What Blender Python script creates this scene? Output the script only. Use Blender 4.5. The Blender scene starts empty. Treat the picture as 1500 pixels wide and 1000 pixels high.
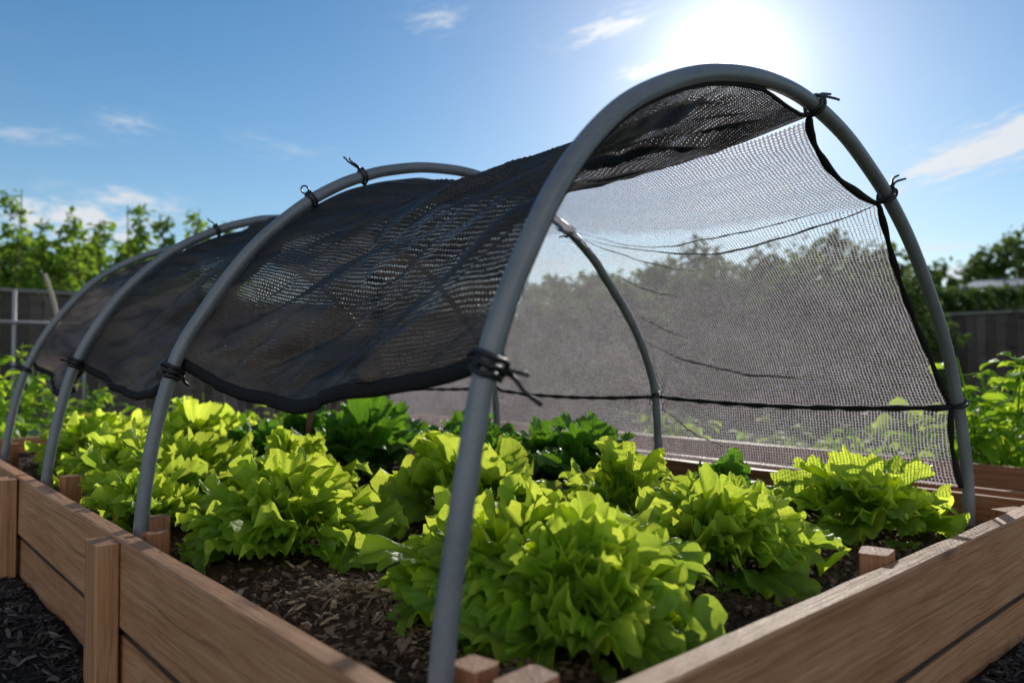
import bpy, math, random
from mathutils import Vector, Matrix, noise
R = math.radians
rnd = random.Random(11)
scene = bpy.context.scene
col = scene.collection

# ------------------------------------------------------------------ frame of the garden bed
CX, CY = -0.0234, 0.8002                 # near corner of the raised bed, ground level z = 0
UX, UY = 0.743, 0.669                    # along the front board
VX, VY = -0.669, 0.743                   # along the long left board
BED_ROT = math.atan2(UY, UX)
def W(u, v, z=0.0):
    return Vector((CX + u*UX + v*VX, CY + u*UY + v*VY, z))
def sm(a, b, x):
    t = max(0.0, min(1.0, (x-a)/(b-a))); return t*t*(3-2*t)
def lerp(a, b, t): return a + (b-a)*t
def nz(x, y, z=0.0): return noise.noise(Vector((x, y, z)))

# ------------------------------------------------------------------ object helpers
def obj(name, verts, faces, mat, parent=None, smooth=False, uvs=None, cols=None):
    me = bpy.data.meshes.new(name)
    me.from_pydata([tuple(v) for v in verts], [], faces)
    if mat is not None: me.materials.append(mat)
    if uvs is not None:
        lay = me.uv_layers.new(name='UVMap')
        buf = [0.0]*(2*len(me.loops))
        for i, l in enumerate(me.loops):
            buf[2*i], buf[2*i+1] = uvs[l.vertex_index]
        lay.data.foreach_set('uv', buf)
    if cols is not None:
        at = me.color_attributes.new('tint', 'FLOAT_COLOR', 'POINT')
        flat = []
        for c in cols: flat += [c[0], c[1], c[2], c[3] if len(c)>3 else 1.0]
        at.data.foreach_set('color', flat)
    if smooth:
        me.polygons.foreach_set('use_smooth', [True]*len(me.polygons))
    me.update()
    o = bpy.data.objects.new(name, me); col.objects.link(o)
    if parent is not None: o.parent = parent
    return o
def empty(name, loc=(0,0,0), rz=0.0):
    o = bpy.data.objects.new(name, None); col.objects.link(o)
    o.location = loc; o.rotation_euler = (0,0,rz); o.empty_display_size = .1
    return o
def tag(o, label, cat, group=None):
    o['label'] = label; o['category'] = cat
    if group: o['group'] = group
    return o
def setting(o, kind='structure'): o['kind'] = kind; return o

class MB:
    def __init__(s): s.v=[]; s.f=[]; s.c=[]
    def add(s, vs, fs, c=None):
        b=len(s.v); s.v+=vs; s.f+=[tuple(i+b for i in f) for f in fs]
        if c is not None: s.c += [c]*len(vs) if isinstance(c, tuple) else c
    def build(s, name, mat, parent=None, smooth=False):
        return obj(name, s.v, s.f, mat, parent, smooth, None, s.c if s.c else None)

def tube(pts, rad, n=10, cap=True):
    pts=[Vector(p) for p in pts]; vs=[]; fs=[]; m=len(pts)
    up=Vector((0.13,0.21,1)).normalized(); prev=None
    for i,p in enumerate(pts):
        t=(pts[min(i+1,m-1)]-pts[max(i-1,0)]).normalized()
        a = up.cross(t) if prev is None else (prev - t*prev.dot(t))
        if a.length<1e-5: a=Vector((1,0,0)).cross(t)
        a.normalize(); b=t.cross(a); prev=a
        r = rad(i/(m-1)) if callable(rad) else rad
        for k in range(n):
            ph=2*math.pi*k/n
            vs.append(p+(a*math.cos(ph)+b*math.sin(ph))*r)
    for i in range(m-1):
        for k in range(n):
            k2=(k+1)%n
            fs.append((i*n+k,i*n+k2,(i+1)*n+k2,(i+1)*n+k))
    if cap:
        fs.append(tuple(range(n-1,-1,-1))); fs.append(tuple((m-1)*n+k for k in range(n)))
    return vs,fs
def spline(pts, per=8):
    pts=[Vector(p) for p in pts]; out=[]
    for i in range(len(pts)-1):
        p0=pts[max(i-1,0)];p1=pts[i];p2=pts[i+1];p3=pts[min(i+2,len(pts)-1)]
        for k in range(per):
            t=k/per
            out.append(0.5*((2*p1)+(p2-p0)*t+(2*p0-5*p1+4*p2-p3)*t*t+(3*p1-p0-3*p2+p3)*t*t*t))
    out.append(pts[-1]); return out
def resample(pts, n):
    d=[0.0]
    for a,b in zip(pts,pts[1:]): d.append(d[-1]+(b-a).length)
    out=[]; j=0
    for i in range(n):
        s=d[-1]*i/(n-1)
        while j<len(d)-2 and d[j+1]<s: j+=1
        t=(s-d[j])/max(1e-9,d[j+1]-d[j]); out.append(pts[j].lerp(pts[j+1],min(1,max(0,t))))
    return out

# ------------------------------------------------------------------ node helpers
class NT:
    def __init__(s, tree): s.t=tree; s.n=tree.nodes; s.l=tree.links
    def new(s, typ, **kw):
        nd=s.n.new(typ)
        for k,v in kw.items(): setattr(nd,k,v)
        return nd
    def link(s,a,b): s.l.new(a,b)
    def put(s, inp, val):
        if isinstance(val, bpy.types.NodeSocket): s.l.new(val, inp)
        else: inp.default_value = val
    def m(s, op, a, b=0.0, c=None, clamp=False):
        nd=s.new('ShaderNodeMath', operation=op, use_clamp=clamp)
        s.put(nd.inputs[0],a); s.put(nd.inputs[1],b)
        if c is not None: s.put(nd.inputs[2],c)
        return nd.outputs[0]
    def mr(s, v, a,b,c,d, smooth=False):
        nd=s.new('ShaderNodeMapRange', interpolation_type='SMOOTHSTEP' if smooth else 'LINEAR')
        for i,x in enumerate((v,a,b,c,d)): s.put(nd.inputs[i],x)
        return nd.outputs[0]
    def noise(s, vec, scale, detail=4, rough=.55, dist=0.0):
        nd=s.new('ShaderNodeTexNoise'); s.put(nd.inputs['Vector'],vec) if vec is not None else None
        nd.inputs['Scale'].default_value=scale; nd.inputs['Detail'].default_value=detail
        nd.inputs['Roughness'].default_value=rough; nd.inputs['Distortion'].default_value=dist
        return nd.outputs['Fac']
    def mapping(s, vec, scale=(1,1,1), loc=(0,0,0), rot=(0,0,0)):
        nd=s.new('ShaderNodeMapping'); s.put(nd.inputs['Vector'],vec)
        nd.inputs['Scale'].default_value=scale; nd.inputs['Location'].default_value=loc; nd.inputs['Rotation'].default_value=rot
        return nd.outputs[0]
    def mix(s, fac, a, b, blend='MIX'):
        nd=s.new('ShaderNodeMix', data_type='RGBA', blend_type=blend)
        s.put(nd.inputs[0],fac); s.put(nd.inputs[6],a); s.put(nd.inputs[7],b)
        return nd.outputs[2]
    def ramp(s, fac, stops):
        nd=s.new('ShaderNodeValToRGB'); s.put(nd.inputs[0],fac); e=nd.color_ramp.elements
        while len(e)<len(stops): e.new(.5)
        for i,(p,c) in enumerate(stops): e[i].position=p; e[i].color=(*c,1)
        return nd.outputs[0]
    def bump(s, h, strength=.3, dist=.01):
        nd=s.new('ShaderNodeBump'); s.put(nd.inputs['Height'],h)
        nd.inputs['Strength'].default_value=strength; nd.inputs['Distance'].default_value=dist
        return nd.outputs[0]
def material(name):
    m=bpy.data.materials.new(name); m.use_nodes=True; m.node_tree.nodes.clear()
    t=NT(m.node_tree); out=t.new('ShaderNodeOutputMaterial'); return m,t,out
def c4(c): return (*c,1.0)
def principled(t, base, rough=.6, spec=.4, normal=None):
    p=t.new('ShaderNodeBsdfPrincipled')
    t.put(p.inputs['Base Color'], base if isinstance(base,bpy.types.NodeSocket) else c4(base))
    t.put(p.inputs['Roughness'],rough); t.put(p.inputs['Specular IOR Level'],spec)
    if normal is not None: t.link(normal,p.inputs['Normal'])
    return p.outputs[0]

# ------------------------------------------------------------------ materials
def wood_material(name, dark, mid, light, grain=1.0, rough=.62, plank=0):
    """Sawn softwood; the board's own x axis is the grain direction."""
    m,t,out=material(name)
    tc=t.new('ShaderNodeTexCoord'); info=t.new('ShaderNodeObjectInfo')
    off=t.new('ShaderNodeVectorMath',operation='ADD'); t.link(tc.outputs['Object'],off.inputs[0])
    sc=t.new('ShaderNodeVectorMath',operation='SCALE'); sc.inputs[0].default_value=(37.,91.,53.); t.link(info.outputs['Random'],sc.inputs['Scale'])
    t.link(sc.outputs[0],off.inputs[1]); v=off.outputs[0]
    warp=t.noise(t.mapping(v,(1.3,4,4)),1.6,3)
    wv=t.new('ShaderNodeVectorMath',operation='ADD'); t.link(v,wv.inputs[0])
    cmb=t.new('ShaderNodeCombineXYZ'); t.link(t.m('MULTIPLY',warp,.04),cmb.inputs[2]); t.link(t.m('MULTIPLY',warp,.025),cmb.inputs[1]); t.link(cmb.outputs[0],wv.inputs[1])
    g1=t.noise(t.mapping(wv.outputs[0],(1.0,40*grain,40*grain)),1.5,6,.65)
    g2=t.noise(t.mapping(wv.outputs[0],(5,140*grain,140*grain)),1.2,3,.6)
    blot=t.noise(t.mapping(v,(2.2,5,5)),1.4,4,.6)
    kn=t.new('ShaderNodeTexVoronoi'); t.put(kn.inputs['Vector'],t.mapping(v,(4.2,9.0,7.5))); kn.inputs['Scale'].default_value=.62
    knot=t.mr(t.m('ADD',kn.outputs['Distance'],t.m('MULTIPLY',t.m('SUBTRACT',g1,.5),.12)),.07,.20,1,0,True)
    f=t.m('ADD',t.m('MULTIPLY',g1,.58),t.m('ADD',t.m('MULTIPLY',g2,.36),t.m('MULTIPLY',blot,.25)))
    streak=t.mr(t.noise(t.mapping(wv.outputs[0],(.9,62*grain,62*grain),(3,7,1)),1.1,3,.5),.60,.70,0,1,True)
    c=t.ramp(t.mr(f,.36,.74,0,1),[(0,dark),(.45,mid),(1,light)])
    c=t.mix(t.m('MULTIPLY',knot,.7),c,c4(tuple(x*.35 for x in dark)))
    c=t.mix(t.m('MULTIPLY',streak,.38),c,c4(tuple(x*.55 for x in dark)))
    speck=t.noise(v,90,2,.7); c=t.mix(t.mr(speck,.66,.76,0,.45),c,c4(tuple(x*.45 for x in dark)))
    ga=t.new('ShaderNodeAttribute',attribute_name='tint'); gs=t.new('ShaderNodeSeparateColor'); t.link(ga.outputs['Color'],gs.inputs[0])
    c=t.mix(t.m('MULTIPLY',gs.outputs[0],.9),c,(.012,.009,.007,1))  # shade of the crack between boards, painted into the edge colour
    tone=t.mr(info.outputs['Random'],0,1,.86,1.12)
    hsv=t.new('ShaderNodeHueSaturation'); t.link(c,hsv.inputs['Color']); t.link(tone,hsv.inputs['Value'])
    if plank:
        sp=t.new('ShaderNodeSeparateXYZ'); t.link(tc.outputs['Object'],sp.inputs[0]); wn=t.new('ShaderNodeTexWhiteNoise',noise_dimensions='1D'); t.link(t.m('FLOOR',t.m('DIVIDE',sp.outputs[0],plank)),wn.inputs['W'])
        t.link(t.m('MULTIPLY',tone,t.mr(wn.outputs['Value'],0,1,.55,1.5)),hsv.inputs['Value'])
    h=t.m('ADD',t.m('MULTIPLY',g1,.6),t.m('MULTIPLY',g2,.5))
    t.link(principled(t,hsv.outputs[0],rough,.25,t.bump(h,.8,.005)),out.inputs[0]); return m
M={}
M['wood']=wood_material('bed_wood',(.165,.076,.036),(.33,.164,.081),(.46,.265,.148))
M['wood_red']=wood_material('red_wood',(.15,.055,.025),(.25,.105,.05),(.36,.18,.10))
M['fence']=wood_material('fence_wood',(.034,.029,.028),(.068,.058,.055),(.11,.097,.093),rough=.8,plank=.15)
M['rail']=wood_material('rail_wood',(.10,.097,.10),(.16,.155,.155),(.24,.23,.225),rough=.8)
M['bark']=wood_material('bark',(.06,.045,.03),(.12,.09,.065),(.2,.16,.12),rough=.9)

def pipe_material():
    m,t,out=material('grey_pipe'); tc=t.new('ShaderNodeTexCoord')
    n=t.noise(tc.outputs['Object'],9,5,.6); n2=t.noise(tc.outputs['Object'],160,2,.6)
    c=t.ramp(t.m('ADD',t.m('MULTIPLY',n,.7),t.m('MULTIPLY',n2,.3)),[(.3,(.10,.115,.135)),(.7,(.185,.205,.23))])
    dust=t.mr(t.noise(tc.outputs['Object'],28,4,.7),.55,.75,0,.35)
    c=t.mix(dust,c,(.22,.20,.18,1))
    t.link(principled(t,c,t.mr(n,.3,.7,.27,.48),.5,t.bump(n2,.15,.002)),out.inputs[0]); return m
M['pipe']=pipe_material()
def plain(name,c,rough=.6,spec=.3,var=.25,scale=40):
    m,t,out=material(name); tc=t.new('ShaderNodeTexCoord')
    n=t.noise(tc.outputs['Object'],scale,4,.6)
    cc=t.mix(n,c4(tuple(x*(1-var) for x in c)),c4(tuple(x*(1+var) for x in c)))
    t.link(principled(t,cc,rough,spec,t.bump(n,.25,.003)),out.inputs[0]); return m
M['strap']=plain('black_strap',(.012,.012,.014),.45,.4)
M['steel']=plain('galvanised_tube',(.30,.30,.31),.5,.5)
M['cane']=plain('pale_cane',(.34,.29,.23),.7,.3)
M['roof']=plain('roof_sheet',(.13,.15,.18),.5,.4,.12,3)
M['shed']=plain('shed_wall',(.05,.05,.055),.8,.2)

def leaf_material(name, dark, light, trans, rough=.42, tfac=.5, veins=True, spec=.5):
    """tint.r runs base to tip, tint.g is a random tone per leaf, tint.b how pale (young) it is."""
    m,t,out=material(name)
    at=t.new('ShaderNodeAttribute',attribute_name='tint'); sep=t.new('ShaderNodeSeparateColor'); t.link(at.outputs['Color'],sep.inputs[0])
    tc=t.new('ShaderNodeTexCoord'); n=t.noise(tc.outputs['Object'],38,4,.6); n2=t.noise(tc.outputs['Object'],9,3,.6)
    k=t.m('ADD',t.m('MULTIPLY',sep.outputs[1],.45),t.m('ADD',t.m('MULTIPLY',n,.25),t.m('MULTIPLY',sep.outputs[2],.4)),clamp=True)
    dc=t.mix(k,c4(dark),c4(light))
    base=t.mr(sep.outputs[0],0,.35,.55,0,True)
    dc=t.mix(t.m('MULTIPLY',base,.8),dc,(.42,.5,.24,1))
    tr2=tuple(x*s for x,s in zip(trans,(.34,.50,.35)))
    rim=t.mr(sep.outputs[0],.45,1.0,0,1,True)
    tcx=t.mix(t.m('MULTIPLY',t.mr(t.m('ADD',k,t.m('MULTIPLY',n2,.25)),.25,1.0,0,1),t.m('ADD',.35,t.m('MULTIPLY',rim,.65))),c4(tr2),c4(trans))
    dc=t.mix(t.m('MULTIPLY',rim,.45),dc,c4(tuple(x*1.35 for x in light)))
    h=t.noise(tc.outputs['Object'],75,3,.65)
    if veins:
        sv=t.m('ADD',t.m('MULTIPLY',at.outputs['Alpha'],11.0),t.m('MULTIPLY',t.m('SUBTRACT',t.noise(tc.outputs['Object'],30,3,.6),.5),2.6))
        vd=t.m('ABSOLUTE',t.m('SUBTRACT',t.m('FRACT',sv),.5))
        vein=t.m('MULTIPLY',t.mr(vd,.0,.13,1,0,True),t.mr(sep.outputs[0],.25,.95,1,.25))
        mid=t.m('MULTIPLY',t.mr(t.m('ABSOLUTE',t.m('SUBTRACT',at.outputs['Alpha'],.5)),.0,.055,1,0,True),t.mr(sep.outputs[0],.3,.85,1,0))
        vein=t.m('MAXIMUM',vein,mid)
        dc=t.mix(t.m('MULTIPLY',vein,.55),dc,(.34,.44,.12,1)); tcx=t.mix(t.m('MULTIPLY',vein,.45),tcx,c4(tuple(x*.55 for x in trans)))
        blis=t.new('ShaderNodeTexVoronoi',feature='SMOOTH_F1'); t.put(blis.inputs['Vector'],tc.outputs['Object']); blis.inputs['Scale'].default_value=62
        h=t.m('ADD',t.m('ADD',t.m('MULTIPLY',h,.6),t.m('MULTIPLY',vein,-.5)),t.m('MULTIPLY',blis.outputs['Distance'],-.9))
    p=principled(t,dc,t.mr(n,.3,.7,rough-.10,rough+.10),spec,t.bump(h,.85 if veins else .35,.008))
    tr=t.new('ShaderNodeBsdfTranslucent'); t.link(tcx,tr.inputs['Color'])
    mx=t.new('ShaderNodeMixShader'); mx.inputs[0].default_value=tfac
    t.link(p,mx.inputs[1]); t.link(tr.outputs[0],mx.inputs[2]); t.link(mx.outputs[0],out.inputs[0]); return m
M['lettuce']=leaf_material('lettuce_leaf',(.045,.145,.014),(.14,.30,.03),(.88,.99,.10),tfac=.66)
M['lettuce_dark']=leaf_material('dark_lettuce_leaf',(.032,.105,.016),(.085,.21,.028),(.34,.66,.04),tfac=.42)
M['cabbage']=leaf_material('grey_green_leaf',(.06,.12,.06),(.14,.22,.12),(.30,.45,.12),tfac=.35)
M['bean']=leaf_material('bean_leaf',(.09,.21,.02),(.20,.36,.035),(.85,1.0,.07),tfac=.55,veins=False,rough=.6,spec=.18)
M['sapling']=leaf_material('sapling_leaf',(.06,.12,.02),(.13,.23,.035),(.60,.76,.08),tfac=.45,veins=False,rough=.6,spec=.2)
M['tree']=leaf_material('tree_leaf',(.05,.09,.03),(.11,.16,.05),(.26,.32,.08),tfac=.35,veins=False,rough=.75,spec=.1)
M['yellow']=leaf_material('yellow_leaf',(.45,.28,.02),(.6,.42,.03),(.8,.55,.03),veins=False)

def net_material(name, cx, cyl, wx, wy, fuzz, thread, trans, var, bigscale=(7,9,1), tonev=(.7,1.3), band=0, wrinkle_shade=0):
    """Knitted shade cloth: threads with real gaps, laid out on the cloth's own metres (UV)."""
    m,t,out=material(name)
    uv=t.new('ShaderNodeUVMap'); v=uv.outputs[0]; cell=cx
    wob=t.noise(t.mapping(v,(22,22,1)),1,3,.6); wob2=t.noise(t.mapping(v,(150,150,1)),1,2,.6)
    sx=t.new('ShaderNodeSeparateXYZ'); t.link(v,sx.inputs[0])
    jx=t.m('ADD',t.m('MULTIPLY',t.m('SUBTRACT',wob,.5),.010),t.m('MULTIPLY',t.m('SUBTRACT',wob2,.5),cell*.55))
    x=t.m('DIVIDE',t.m('ADD',sx.outputs[0],jx),cell); y=t.m('DIVIDE',t.m('ADD',sx.outputs[1],t.m('MULTIPLY',jx,-.8)),cyl)
    # stitches lie half a cell apart in every other wale
    zig=t.m('MULTIPLY',t.m('PINGPONG',x,1.0),.5); y=t.m('ADD',y,zig)
    gx=t.m('MULTIPLY',t.m('ABSOLUTE',t.m('SUBTRACT',t.m('FRACT',x),.5)),2.0)
    gy=t.m('MULTIPLY',t.m('ABSOLUTE',t.m('SUBTRACT',t.m('FRACT',y),.5)),2.0)
    big=t.noise(t.mapping(v,bigscale,(0,0,0),(0,0,R(24) if bigscale[0]<3 else 0)),1,4,.6,.4); fine=t.noise(t.mapping(v,(70,110,1)),1,2,.7)
    dw=t.m('ADD',t.m('MULTIPLY',t.m('SUBTRACT',big,.5),var),t.m('MULTIPLY',t.m('SUBTRACT',fine,.5),max(.25,var)))
    if band: dw=t.m('ADD',dw,t.mr(t.m('ADD',sx.outputs[1],t.m('MULTIPLY',big,.10)),band-.05,band+.03,.20,0,True))
    if wrinkle_shade:
        rl=t.mr(big,.36,.64,-1,1); dw=t.m('SUBTRACT',dw,t.m('MULTIPLY',rl,wrinkle_shade))  # light and dark of the wrinkles painted into gap width and thread tone
    ax=t.m('SUBTRACT',gx,t.m('SUBTRACT',1.0-wx,dw)); ay=t.m('SUBTRACT',gy,t.m('SUBTRACT',1.0-wy,dw))
    a=t.mr(t.m('MAXIMUM',ax,ay),-fuzz,fuzz,0,1,True)
    tone=t.mr(big,.34,.66,tonev[0],tonev[1]) if wrinkle_shade else t.mr(t.m('ADD',fine,big),.7,1.3,tonev[0],tonev[1])
    tcol=t.mix(1.0,c4(trans),c4((1,1,1)),'MULTIPLY'); mul=t.new('ShaderNodeVectorMath',operation='SCALE'); t.link(tcol,mul.inputs[0]); t.link(tone,mul.inputs['Scale'])
    d=principled(t,thread,.5,.35,t.bump(t.m('MAXIMUM',gx,gy),.6,.003))
    tr=t.new('ShaderNodeBsdfTranslucent'); t.link(mul.outputs[0],tr.inputs['Color'])
    mx=t.new('ShaderNodeAddShader'); t.link(d,mx.inputs[0]); t.link(tr.outputs[0],mx.inputs[1])
    hole=t.new('ShaderNodeBsdfTransparent'); ms=t.new('ShaderNodeMixShader')
    t.link(a,ms.inputs[0]); t.link(hole.outputs[0],ms.inputs[1]); t.link(mx.outputs[0],ms.inputs[2]); t.link(ms.outputs[0],out.inputs[0])
    return m
M['net_light']=net_material('light_shade_cloth',.0118,.0112,.28,.185,.09,(.035,.033,.033),(.262,.238,.248),.08,(7,9,1),(.85,1.15),.52)
M['net_dense']=net_material('dense_shade_cloth',.0056,.0078,.70,.885,.09,(.013,.0135,.017),(.026,.022,.021),.30,(1.9,9,1),(.2,1.9),0,.12)
M['net_fold']=net_material('folded_shade_cloth',.008,.008,.8,.9,.1,(.014,.014,.016),(.03,.03,.032),.2)
M['hem']=plain('black_hem',(.011,.011,.013),.75,.2,.4,120)

def soil_material(name,dark,light,scale=26):
    m,t,out=material(name); g=t.new('ShaderNodeNewGeometry'); P=g.outputs['Position']
    n=t.noise(P,scale,8,.7); n2=t.noise(P,3,4,.6); n3=t.noise(P,scale*5,3,.7)
    c=t.ramp(t.m('ADD',t.m('MULTIPLY',n,.6),t.m('MULTIPLY',n3,.4)),[(.33,dark),(.62,light)])
    c=t.mix(t.mr(n2,.4,.65,0,.45),c,c4(tuple(x*.5 for x in dark)))
    t.link(principled(t,c,.95,.15,t.bump(t.m('ADD',n,n3),.9,.02)),out.inputs[0]); return m
M['soil']=soil_material('soil',(.028,.019,.013),(.14,.095,.062))
M['mulch_bed']=soil_material('mulch_base',(.008,.007,.007),(.03,.026,.026))
def ground_material():
    m,t,out=material('garden_ground'); g=t.new('ShaderNodeNewGeometry'); P=g.outputs['Position']
    n=t.noise(P,1.1,6,.6); n2=t.noise(P,14,6,.7); n3=t.noise(t.mapping(P,(.35,.35,1)),1,4,.6)
    c=t.ramp(n2,[(.3,(.05,.038,.028)),(.7,(.16,.125,.09))])
    gr=t.ramp(n2,[(.3,(.035,.06,.015)),(.7,(.10,.14,.035))])
    c=t.mix(t.mr(t.m('ADD',t.m('MULTIPLY',n,.5),t.m('MULTIPLY',n3,.5)),.46,.56,0,.85),c,gr)
    t.link(principled(t,c,.95,.1,t.bump(n2,.8,.03)),out.inputs[0]); return m
M['ground']=ground_material()
def chip_material(name, stops):
    m,t,out=material(name); at=t.new('ShaderNodeAttribute',attribute_name='tint'); sep=t.new('ShaderNodeSeparateColor'); t.link(at.outputs['Color'],sep.inputs[0])
    tc=t.new('ShaderNodeTexCoord'); n=t.noise(tc.outputs['Object'],120,3,.6)
    c=t.ramp(t.m('ADD',t.m('MULTIPLY',sep.outputs[0],.85),t.m('MULTIPLY',n,.15)),stops)
    t.link(principled(t,c,.8,.3,t.bump(n,.4,.003)),out.inputs[0]); return m
M['chips']=chip_material('wood_chips',[(0,(.009,.008,.008)),(.55,(.032,.028,.026)),(.85,(.075,.064,.057)),(1,(.17,.15,.135))])
M['litter']=chip_material('soil_litter',[(0,(.03,.02,.013)),(.45,(.10,.071,.047)),(.8,(.23,.168,.115)),(1,(.55,.43,.31))])

# ------------------------------------------------------------------ boards
def board(name, length, thick, height, center, rz, mat, parent, seed=0, warp=.0022, bevel=.004, rx=0.0, ry=0.0, seam_shade=(0,0)):
    """A sawn board: x runs along it; edges eased, faces slightly uneven."""
    nx=max(2,int(length/.05)); vs=[]; fs=[]
    b=bevel
    T2,H2=thick/2,height/2; e=b+.006
    prof=[(-T2,-H2+e),(-T2,-H2+b),(-T2+b,-H2),(T2-b,-H2),(T2,-H2+b),(T2,-H2+e),(T2,H2-e),(T2,H2-b),(T2-b,H2),(-T2+b,H2),(-T2,H2-b),(-T2,H2-e)]
    gk=[0,1,1,1,1,0,0,1,1,1,1,0]; gk=[g*(seam_shade[0] if i<6 else seam_shade[1]) for i,g in enumerate(gk)]; cols=[]  # edge rows that carry the painted seam shade
    # extra rows on the faces keep the shading lively
    n=len(prof)
    for i in range(nx+1):
        x=-length/2+length*i/nx
        for k,(y,z) in enumerate(prof):
            kk=(0,0,1,2,3,3,4,4,5,6,7,7)[k]; w=warp*nz(x*2.1+seed*7.7, kk*.9+seed)
            w2=warp*.7*nz(x*9+seed*3.1,kk*2.3+5)
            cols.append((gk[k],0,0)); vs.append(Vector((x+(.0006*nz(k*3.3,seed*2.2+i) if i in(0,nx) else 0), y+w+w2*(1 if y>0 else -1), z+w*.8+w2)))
    for i in range(nx):
        for k in range(n):
            k2=(k+1)%n; fs.append((i*n+k2,(i+1)*n+k2,(i+1)*n+k,i*n+k))
    fs.append(tuple(range(n-1,-1,-1))); fs.append(tuple(nx*n+k for k in range(n)))
    o=obj(name,vs,fs,mat,parent,False,None,cols)
    o.location=center; o.rotation_euler=(rx,ry,rz); return o

T_L, T_F = .043, .050
LEN_U, LEN_V = 2.335, 4.36
bed=empty('raised_bed',W(0,0,0),BED_ROT)
tag(bed,'brown timber raised bed in the foreground filled with lettuces under the hooped cover','raised bed')
# children are placed in the bed's own frame: x = u, y = v
board('front_board',LEN_U,T_F,.208,(LEN_U/2,T_F/2,.276),0,M['wood'],bed,1,seam_shade=(1,0))
board('front_board',LEN_U,T_F-.002,.248,(LEN_U/2,T_F/2+.009,.037),0,M['wood'],bed,2,seam_shade=(.6,1))
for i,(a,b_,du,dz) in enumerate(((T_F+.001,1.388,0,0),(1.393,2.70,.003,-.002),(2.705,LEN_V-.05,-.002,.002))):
    board('side_board',b_-a,T_L,.208,(T_L/2+du,(a+b_)/2,.276+dz),math.pi/2,M['wood'],bed,3+i,seam_shade=(1,0))
    board('side_board',b_-a,T_L-.002,.249,(T_L/2+du+.007,(a+b_)/2,.037),math.pi/2,M['wood'],bed,8+i,seam_shade=(.6,1))
for i,(a,b_) in enumerate(((T_F+.001,2.2),(2.205,LEN_V-.05))):
    board('side_board',b_-a,T_L,.20,(LEN_U-T_L/2,(a+b_)/2,.262),math.pi/2,M['wood_red'],bed,14+i)
    board('side_board',b_-a,T_L-.002,.25,(LEN_U-T_L/2,(a+b_)/2,.034),math.pi/2,M['wood_red'],bed,17+i)
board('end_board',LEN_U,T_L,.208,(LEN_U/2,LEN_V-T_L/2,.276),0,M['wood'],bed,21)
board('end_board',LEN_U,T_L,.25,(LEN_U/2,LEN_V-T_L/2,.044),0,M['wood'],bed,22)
for i,v in enumerate((1.392,2.70,4.02)):
    board('post',.48,.052,.104,(-.0275,v,.134),0,M['wood'],bed,30+i,.0012,.004).rotation_euler=Matrix(((0,1,0),(0,0,1),(1,0,0))).to_euler()

# ------------------------------------------------------------------ soil in the bed
def soil_h(u,v):
    h=.262+.035*nz(u*1.6,v*1.6,3)+.022*nz(u*5,v*5,1)+.022*abs(nz(u*13,v*13,7))+.014*nz(u*31,v*31,2)+.008*nz(u*70,v*70,9)
    h+=.035*math.exp(-((u-.36)**2+(v-.78)**2)/.05)
    return h-.03*sm(.12,.0,min(u,2.33-u))-.03*sm(.2,.04,v)
nu,nv=210,330; vs=[];fs=[]
for j in range(nv+1):
    vv=T_F+(LEN_V-T_F-T_L)*(j/nv)**1.35
    for i in range(nu+1):
        uu=.038+(LEN_U-.076)*i/nu
        vs.append(W(uu,vv,soil_h(uu,vv)))
for j in range(nv):
    for i in range(nu):
        a=j*(nu+1)+i; fs.append((a,a+1,a+nu+2,a+nu+1))
setting(obj('soil',vs,fs,M['soil'],None,True))

def chips(n, place, lmin, lmax, seed, wr=(.25,.6), tone=lambda r:r.random(), tr=(.15,.4)):
    r=random.Random(seed); mb=MB()
    for _ in range(n):
        p=place(r)
        if p is None: continue
        L=lmin+(lmax-lmin)*r.random()**2.2; w=L*r.uniform(*wr); w=min(w,.013); th=w*r.uniform(*tr)
        az=r.uniform(0,6.283); tilt=r.gauss(0,.35); roll=r.gauss(0,.5)
        mt=Matrix.Translation(p)@Matrix.Rotation(az,4,'Z')@Matrix.Rotation(tilt,4,'Y')@Matrix.Rotation(roll,4,'X')
        bend=L*r.uniform(-.15,.22); vv=[]
        for x,zz,ws in ((-.5,0,.55),(0,bend,1),(.5,0,.45)):
            for y,z in ((-.5,0),(.5,0),(.5,1),(-.5,1)):
                vv.append(mt@Vector((x*L,y*w*ws*r.uniform(.8,1.2),zz+z*th)))
        ff=[(3,2,1,0),(8,9,10,11)]
        for s in (0,4):
            for k in range(4): ff.append((s+k,s+(k+1)%4,s+4+(k+1)%4,s+4+k))
        mb.add(vv,ff,(tone(r),r.random(),0))
    return mb
def pl_soil(r):
    u=r.uniform(.06,2.25); v=T_F+.02+(LEN_V-.2)*r.random()**1.9
    return W(u,v,soil_h(u,v)+.003)
setting(chips(12000,pl_soil,.004,.020,5,(.5,1.0),lambda r:.75*r.random()**1.8,(.45,.95)).build('soil_crumbs',M['litter']),'stuff')
def pl_patch(r):
    u=r.gauss(.34,.14); v=r.gauss(.72,.2)
    if u<.06 or v<.08: return None
    return W(u,v,soil_h(u,v)+.005)
setting(chips(1500,pl_patch,.008,.040,6,(.10,.4),lambda r:.40+.6*r.random()**1.1).build('straw_mulch',M['litter']),'stuff')

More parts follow.
